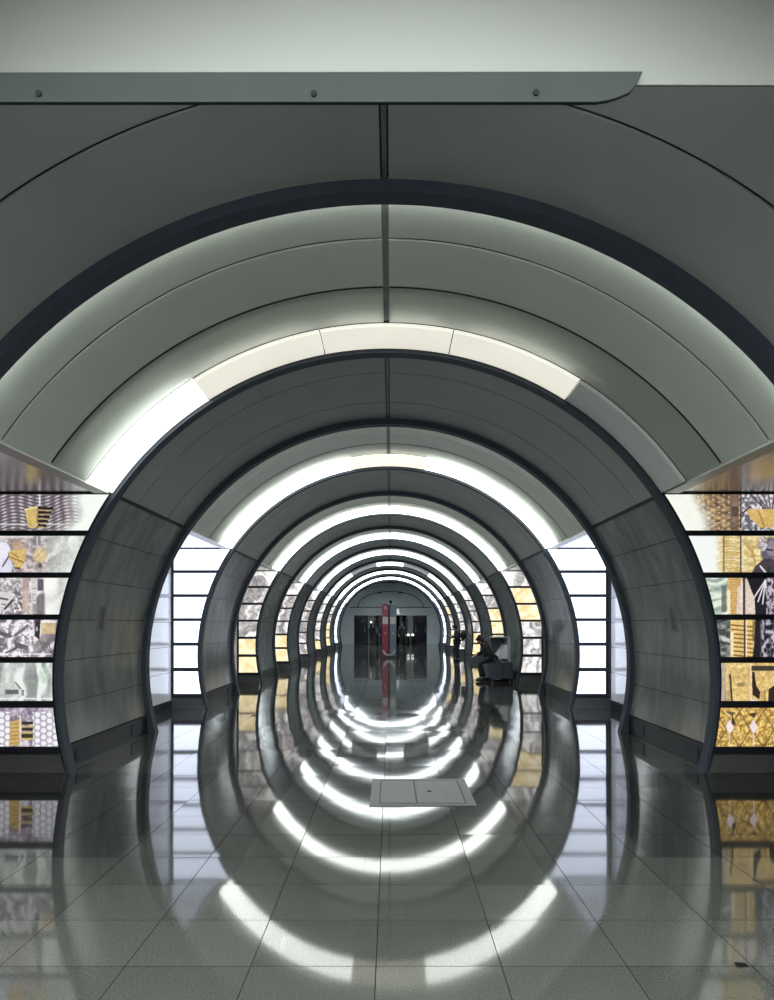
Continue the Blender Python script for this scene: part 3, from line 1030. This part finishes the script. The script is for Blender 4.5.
# ------------------------------------------------------------------ help column in the middle of the hall
cy = 34.4
hc = thing('help_column', 'tall twin column, one half red and one half grey, standing mid hall', 'column', (-.08, cy, 0))
for (x0, x1, mt, nm) in ((-.43, -.105, 'red', 'red_half'), (-.07, .26, 'teal', 'grey_half')):
    b = MB(); b.box(x0, x1, cy, cy + .30, .06, 2.56)
    q = b.build(nm, M[mt], hc, bevel=.03)
    q['label'] = '%s half of the column' % ('red' if mt == 'red' else 'slate grey')
    MB().box(x0 + .03, x1 - .03, cy - .012, cy + .02, 1.60, 1.94).build('plate', M['labelplate'], q, bevel=.006)
    bt = MB(); bt.cyl(((x0 + x1) / 2, cy - .02, 1.16), ((x0 + x1) / 2, cy + .01, 1.16), .035); bt.build('button', M['labelplate'], q)
    if mt == 'red':
        g = MB(); g.box(-.34, -.30, cy - .008, cy + .01, 2.28, 2.44); g.box(-.34, -.20, cy - .008, cy + .01, 2.40, 2.44); g.box(-.24, -.20, cy - .008, cy + .01, 2.28, 2.44)
        g.build('mark', M['labelplate'], q)
MB().box(-.105, -.07, cy + .04, cy + .26, .06, 2.5).build('spine', M['bolt'], hc)
MB().box(-.46, .29, cy - .03, cy + .33, 0, .06).build('base', M['plinth'], hc)
m_ = MB(); m_.ball((-.02, cy + .15, 2.66), .075); m_.cyl((-.02, cy + .15, 2.5), (-.02, cy + .15, 2.62), .03); m_.build('camera_dome', M['bolt'], hc, smooth=True)
arc = MB()
for i in range(14):
    a0, a1 = PI * (1.0 + i / 14), PI * (1.0 + (i + 1) / 14)
    cx, cz_ = -.10, .36
    arc.prism([(cx + .30 * math.cos(a0), cz_ + .28 * math.sin(a0)), (cx + .30 * math.cos(a1), cz_ + .28 * math.sin(a1)),
               (cx + .22 * math.cos(a1), cz_ + .20 * math.sin(a1)), (cx + .22 * math.cos(a0), cz_ + .20 * math.sin(a0))], cy - .012, cy + .005)
arc.build('curved_mark', M['labelplate'], hc)

# ------------------------------------------------------------------ hanging sign seen from its blank side
sy = 2.90
hg = thing('hanging_sign', 'broad grey board with dark rounded rail hanging overhead near the camera', 'sign', (0, sy, 3.8))
zb = CH + (623 - 85) / F * sy
b = MB(); b.box(-1.68, 1.60, sy, sy + .012, zb, 4.29); b.build('board', M['board'], hg, bevel=.004)
s1 = sy - .02
k_ = s1 / F
pt = lambda x, y: ((x - 391) * k_, CH + (623 - y) * k_)
outl = [pt(-25, 72), pt(643, 71), pt(637, 83), pt(630, 92), pt(621, 96), pt(609, 100), pt(596, 102), pt(-25, 102)]
r_ = MB(); r_.prism(outl, s1, sy - .001); rl = r_.build('rail', M['rail'], hg, bevel=.003)
for bx, by in ((39, 94), (314, 94), (536, 93)):
    x, z = pt(bx, by)
    m_ = MB(); m_.cyl((x, s1 - .006, z), (x, s1 + .01, z), .0125, 8); m_.build('bolt', M['bolt'], rl)
for x in (-1.1, .95):
    zt = CZ + edge_x(CZ + 0, 1) * 0 + math.sqrt(RV ** 2 - (x - AX) ** 2)
    m_ = MB(); m_.cyl((x, sy + .006, 4.27), (x, sy + .006, zt + .015), .012); m_.build('hanger_rod', M['steel'], hg)

# ------------------------------------------------------------------ floor hatch
hx0, hx1, hy0, hy1 = -.195, .775, 6.50, 7.62
ht = thing('floor_hatch', 'steel floor hatch with two ribbed lids let into the granite', 'hatch', ((hx0 + hx1) / 2, (hy0 + hy1) / 2, 0))
f = MB(); f.box(hx0, hx1, hy0, hy1, -.01, .002); f.build('bed', M['hatchdark'], ht)
f = MB()
for (a, b_, c, d) in ((hx0, hx0 + .085, hy0, hy1), (hx1 - .085, hx1, hy0, hy1), (hx0 + .085, hx1 - .085, hy0, hy0 + .07), (hx0 + .085, hx1 - .085, hy1 - .07, hy1)):
    f.box(a, b_, c, d, 0, .004)
    nn = int((b_ - a) / .034)
    for i in range(nn):
        f.box(a + .006 + i * .034, a + .022 + i * .034, c + .008, d - .008, .004, .008)
f.build('frame', M['hatch'], ht)
for (a, b_) in ((hx0 + .097, hx0 + .425), (hx0 + .438, hx1 - .097)):
    l = MB(); l.box(a, b_, hy0 + .082, hy1 - .082, 0, .005)
    nn = int((b_ - a) / .034)
    for i in range(nn):
        l.box(a + .006 + i * .034, a + .022 + i * .034, hy0 + .10, hy1 - .10, .005, .009)
    lo = l.build('lid', M['hatch'], ht)
    if a > .2:
        m_ = MB(); m_.cyl((a + .13, hy0 + .55, .005), (a + .13, hy0 + .55, .012), .025); m_.build('lifting_eye', M['hatchdark'], lo)
        m_ = MB(); m_.cyl((a + .06, hy0 + .53, .005), (a + .06, hy0 + .53, .012), .012); m_.build('rivet', M['steel'], lo)
lt = MB(); lt.prism([(1.70 + .02 * math.cos(a) * (1 + .4 * math.sin(3 * a)), .001 + 0 * a) for a in (0, 1)] + [(1.69, .006), (1.66, .006)], 3.46, 3.5)
tag(lt.build('litter_scrap', M['bolt']), 'tiny dark scrap lying on the granite floor near the camera', 'scrap')

# ------------------------------------------------------------------ pictogram stickers on the first marble walls
for sgn, lab in ((-1, 'left'), (1, 'right')):
    h0 = 1.08 + .0
    tm = math.acos((h0 - CZ) / (RV - .017))
    o = thing('wall_sticker', 'small walking-figure sticker on the marble of nearest %s pylon' % lab, 'sticker', (AX + sgn * 3.68, 9.12, h0), 'pictogram stickers on the marble')
    hh = .30 / RV
    def piece(ya, yb, za, zb, mat, nm, r=RV - .0165):
        mm = MB(); mm.arc(r - .002, r, sgn * math.acos((zb - CZ) / r), sgn * math.acos((za - CZ) / r), ya, yb, n=3)
        mm.build(nm, mat, o)
    z0 = 1.08 + .62
    piece(9.06, 9.30, z0 - .16, z0 + .16, M['stickerpale'], 'sheet')
    r2 = RV - .0186
    piece(9.15, 9.20, z0 + .08, z0 + .13, M['sticker'], 'figure', r2)
    piece(9.14, 9.22, z0 - .03, z0 + .07, M['sticker'], 'figure', r2)
    piece(9.13, 9.165, z0 - .13, z0 - .03, M['sticker'], 'figure', r2)
    piece(9.195, 9.23, z0 - .13, z0 - .03, M['sticker'], 'figure', r2)


# ------------------------------------------------------------------ people
def skinned(name, verts, edges, radii, mat, parent, root=0, sub=2):
    me = bpy.data.meshes.new(name)
    me.from_pydata(verts, edges, [])
    o = bpy.data.objects.new(name, me)
    COL.objects.link(o)
    md = o.modifiers.new('skin', 'SKIN'); md.use_smooth_shade = True
    md.branch_smoothing = .6
    sv = me.skin_vertices[0].data
    for i, r in enumerate(radii):
        sv[i].radius = (r, r) if not isinstance(r, tuple) else r
        sv[i].use_root = (i == root)
    ss = o.modifiers.new('smooth', 'SUBSURF'); ss.levels = sub; ss.render_levels = sub
    me.materials.append(mat)
    o.parent = parent
    return o


def person(label, loc, rz, J, hairlong=False, scale=1.0, coat_len=None, group=None):
    """J: joints in the figure's own frame, facing -Y. One continuous body; clothes and hair are its children."""
    root = thing('person', label, 'person', loc, group)
    root.rotation_euler = (0, 0, rz)
    root.scale = (scale,) * 3
    V, Ed, R = [], [], []

    def pt(p, r, par=None):
        V.append(tuple(p)); R.append(r)
        if par is not None:
            Ed.append((par, len(V) - 1))
        return len(V) - 1
    L3 = lambda a, b, t: tuple(a[i] + (b[i] - a[i]) * t for i in range(3))
    pel = pt(J['pelvis'], (.11, .085))
    wai = pt(L3(J['pelvis'], J['chest'], .55), (.105, .08), pel)
    che = pt(J['chest'], (.12, .085), wai)
    nb = pt(J['neck'], .058, che)
    he = J['head']
    h1 = pt(L3(J['neck'], he, .55), .062, nb)
    h2 = pt(he, (.082, .098), h1)
    up = Vector(he) - Vector(J['neck']); up.normalize()
    h3 = pt(tuple(Vector(he) + up * .085), .062, h2)
    fw = Vector(J['look']).normalized()
    nose = pt(tuple(Vector(he) + fw * .108 - up * .02), .014, h2)
    for s in ('l', 'r'):
        sh = pt(J['sh' + s], .05, che); el = pt(J['el' + s], .040, sh); wr = pt(J['wr' + s], .030, el)
        d = (Vector(J['wr' + s]) - Vector(J['el' + s])).normalized()
        sd = d.cross(Vector((0, 0, 1)))
        if sd.length < .2:
            sd = d.cross(Vector((0, 1, 0)))
        sd.normalize()
        nn = d.cross(sd).normalized()
        pa = Vector(J['wr' + s]) + d * .06
        pm = pt(tuple(pa), (.038, .02), wr)
        for q, ln in ((-1.5, .062), (-.5, .075), (.5, .070), (1.5, .055)):
            k0 = pt(tuple(pa + d * .035 + sd * q * .018), .0095, pm)
            k1 = pt(tuple(pa + d * (.035 + ln * .55) + sd * q * .020 + nn * .008), .0085, k0)
            pt(tuple(pa + d * (.035 + ln * .9) + sd * q * .020 + nn * .028), .0075, k1)
        t0 = pt(tuple(pa - sd * .04 - d * .01), .011, pm)
        pt(tuple(pa - sd * .06 + d * .03 + nn * .012), .009, t0)
        hp = pt(J['hip' + s], .078, pel); kn = pt(J['kn' + s], .052, hp); an = pt(J['an' + s], .034, kn)
        pt(J['toe' + s], .020, an)
    body = skinned('body', V, Ed, R, M['skin'], root)
    # coat
    V, Ed, R = [], [], []
    pel = pt(L3(J['pelvis'], J['chest'], -.12), (.185, .150)); wai = pt(L3(J['pelvis'], J['chest'], .5), (.17, .14), pel)
    che = pt(J['chest'], (.185, .14), wai); col = pt(L3(J['chest'], J['neck'], .6), .135, che); col2 = pt(L3(J['neck'], J['head'], .15), .105, col)
    for s in ('l', 'r'):
        sh = pt(J['sh' + s], .085, che); el = pt(J['el' + s], .068, sh); pt(L3(J['el' + s], J['wr' + s], .92), .050, el)
        if coat_len:
            pt(L3(J['hip' + s], J['kn' + s], coat_len), .125, pel)
    skinned('coat', V, Ed, R, M['black'], root)
    V, Ed, R = [], [], []
    pel = pt(J['pelvis'], (.145, .12))
    for s in ('l', 'r'):
        hp = pt(J['hip' + s], .105, pel); kn = pt(J['kn' + s], .078, hp); pt(L3(J['kn' + s], J['an' + s], .93), .062, kn)
    skinned('trousers', V, Ed, R, M['trouser'], root)
    for s in ('l', 'r'):
        V, Ed, R = [], [], []
        a = Vector(J['an' + s]); t = Vector(J['toe' + s])
        h = pt((a.x, a.y + .0, a.z - .01), .062); m1 = pt(tuple(a.lerp(t, .6) + Vector((0, 0, .006))), .058, h); pt(tuple(a.lerp(t, 1.2) + Vector((0, 0, .006))), .046, m1)
        b = (a - t); b.z = 0; b.normalize()
        pt((a.x + b.x * .06, a.y + b.y * .06, .045), .038, h)
        skinned('shoe', V, Ed, R, M['shoe'], root)
    V, Ed, R = [], [], []
    c = Vector(he) - fw * .025 + up * .025
    c0 = pt(tuple(c), .098); pt(tuple(c + up * .07), .075, c0); bk = pt(tuple(c - fw * .05 - up * .05), .07, c0)
    if hairlong:
        pt(tuple(c - fw * .09 - up * .20), .065, bk)
    skinned('hair', V, Ed, R, M['hair'], root)
    return root


def standing(head_fwd=.03, arm='phone', stride=0.0):
    J = dict(pelvis=(0, 0, .92), chest=(0, 0, 1.24), neck=(0, -.01, 1.42), head=(0, -head_fwd - .02, 1.53), look=(0, -1, -.3 if head_fwd > .05 else 0),
             shl=(.165, 0, 1.35), shr=(-.165, 0, 1.35), hipl=(.085, 0, .90), hipr=(-.085, 0, .90),
             knl=(.09, -.02 - stride, .49), knr=(-.09, -.02 + stride * .5, .49), anl=(.095, .02 - stride, .085), anr=(-.095, .03 + stride * 1.3, .085),
             toel=(.11, -.13 - stride, .04), toer=(-.11, -.12 + stride * 1.3, .04))
    if arm == 'phone':
        J.update(ell=(.22, -.02, 1.10), elr=(-.22, -.02, 1.10), wrl=(.10, -.24, 1.16), wrr=(-.08, -.25, 1.17))
    else:
        J.update(ell=(.24, .02, 1.09), elr=(-.24, .02, 1.09), wrl=(.25, -.05, .86), wrr=(-.25, -.05, .86))
    return J


# man with a rucksack by the fourth pair of lightboxes, facing the hall
person('person in dark clothes standing by right lightboxes, head bowed, wearing a rucksack', (2.86, 31.3, 0), -PI / 2 + .3, standing(.09, 'phone'), scale=.94)
rk = thing('rucksack', 'black rucksack on the back of the standing person by the lightboxes', 'bag', (3.125, 31.24, 1.13))
m_ = MB(); m_.ball((3.125, 31.24, 1.12), .12, .16, .23, 16, 10); m_.build('sack', M['black'], rk, smooth=True)
m_ = MB(); m_.box(3.185, 3.23, 31.14, 31.34, .98, 1.16); m_.build('front_pocket', M['trouser'], rk, bevel=.015)
m_ = MB(); m_.cyl((3.125, 31.17, 1.33), (3.125, 31.31, 1.33), .015); m_.build('grab_handle', M['trouser'], rk)
person('person in a long dark coat standing right of the red and grey column', (.72, 48.4, 0), .5, standing(.02, 'side'), hairlong=False, scale=1.02, coat_len=.8)
person('person in wide dark coat standing before the left pillar of the end doors', (-1.48, 54.6, 0), 2.6, standing(.02, 'phone'), scale=.96, coat_len=.85, hairlong=True)
person('person in dark clothes half hidden behind the red column, near end doors', (-.62, 53.6, 0), .2, standing(.02, 'side'), scale=.98)

# seated person on the bench, turned to the hall
SJ = dict(pelvis=(0, .02, .66), chest=(0, -.07, .97), neck=(0, -.15, 1.10), head=(0, -.24, 1.16), look=(0, -1, -.7),
          shl=(.17, -.07, 1.05), shr=(-.17, -.07, 1.05), ell=(.25, .0, .82), elr=(-.23, -.16, .80), wrl=(.24, .26, .64), wrr=(-.10, -.34, .74),
          hipl=(.10, .0, .64), hipr=(-.10, .0, .64), knl=(.13, -.28, .52), knr=(-.13, -.26, .50), anl=(.12, -.20, .085), anr=(-.13, -.08, .085),
          toel=(.14, -.36, .04), toer=(-.14, -.24, .04))
person('person in black coat seated on the slate bench, bent forward toward the hall', (2.76, 20.42, 0), -PI / 2, SJ)

# bench and booth beside the third right pylon
bn = thing('bench', 'slate grey two-part box bench against the right wall, person seated on it', 'bench', (3.08, 20.4, 0))
for (x0, x1) in ((2.74, 3.09), (3.10, 3.40)):
    m_ = MB(); m_.box(x0, x1, 20.12, 20.75, .10, .52); u = m_.build('seat_block', M['benchgrey'], bn, bevel=.012)
    m_ = MB(); m_.box(x0 + .02, x1 - .02, 20.14, 20.73, .52, .55); m_.build('pad', M['screen'], u, bevel=.01)
for (x, y) in ((2.78, 20.16), (3.36, 20.16), (2.78, 20.70), (3.36, 20.70)):
    m_ = MB(); m_.box(x - .03, x + .03, y - .03, y + .03, 0, .10); m_.build('leg', M['bolt'], bn)
bo = thing('booth', 'pale grey booth with a slanted white shelf behind the slate bench', 'booth', (3.2, 21.1, 0))
m_ = MB(); m_.box(3.36, 3.44, 20.78, 21.55, 0.02, 1.24); m_.build('side_panel', M['pale'], bo, bevel=.008)
m_ = MB(); m_.box(2.98, 3.36, 21.45, 21.55, 0.02, 1.22); m_.build('back_panel', M['screen'], bo, bevel=.008)
m_ = MB(); m_.box(2.95, 3.44, 20.78, 21.55, 1.22, 1.25); m_.build('top', M['pale'], bo, bevel=.006)
m_ = MB(); m_.prism([(3.00, .62), (3.36, .62), (3.36, 1.00), (3.30, 1.03)], 20.80, 21.44); m_.build('slanted_shelf', M['white'], bo, bevel=.006)
m_ = MB(); m_.box(2.96, 3.36, 20.80, 21.45, .04, .61); m_.build('cabinet', M['benchgrey'], bo, bevel=.008)
m_ = MB(); m_.box(2.96, 3.34, 21.38, 21.44, 1.05, 1.2); m_.build('shade', M['screen'], bo)

# ------------------------------------------------------------------ light, camera, colour management
wd = bpy.data.worlds.new('world')
scn.world = wd
wd.use_nodes = True
wd.node_tree.nodes['Background'].inputs[0].default_value = (0, 0, 0, 1)

cam = bpy.data.cameras.new('camera')
cam.sensor_fit = 'VERTICAL'
cam.sensor_height = 36
cam.lens = F / 1000 * 36
cam.shift_x = -4 / 1000
cam.shift_y = 123 / 1000
cam.clip_end = 200
co = bpy.data.objects.new('camera', cam)
COL.objects.link(co)
co.location = (0, 0, CH)
co.rotation_euler = (PI / 2, 0, 0)
scn.camera = co
scn.view_settings.view_transform = 'Standard'
scn.view_settings.look = 'None'
scn.view_settings.gamma = 1
scn.view_settings.use_curve_mapping = False
scn.view_settings.exposure = 0.0
scn.cycles.max_bounces = 10
scn.cycles.diffuse_bounces = 6
scn.cycles.glossy_bounces = 6
scn.cycles.use_denoising = True
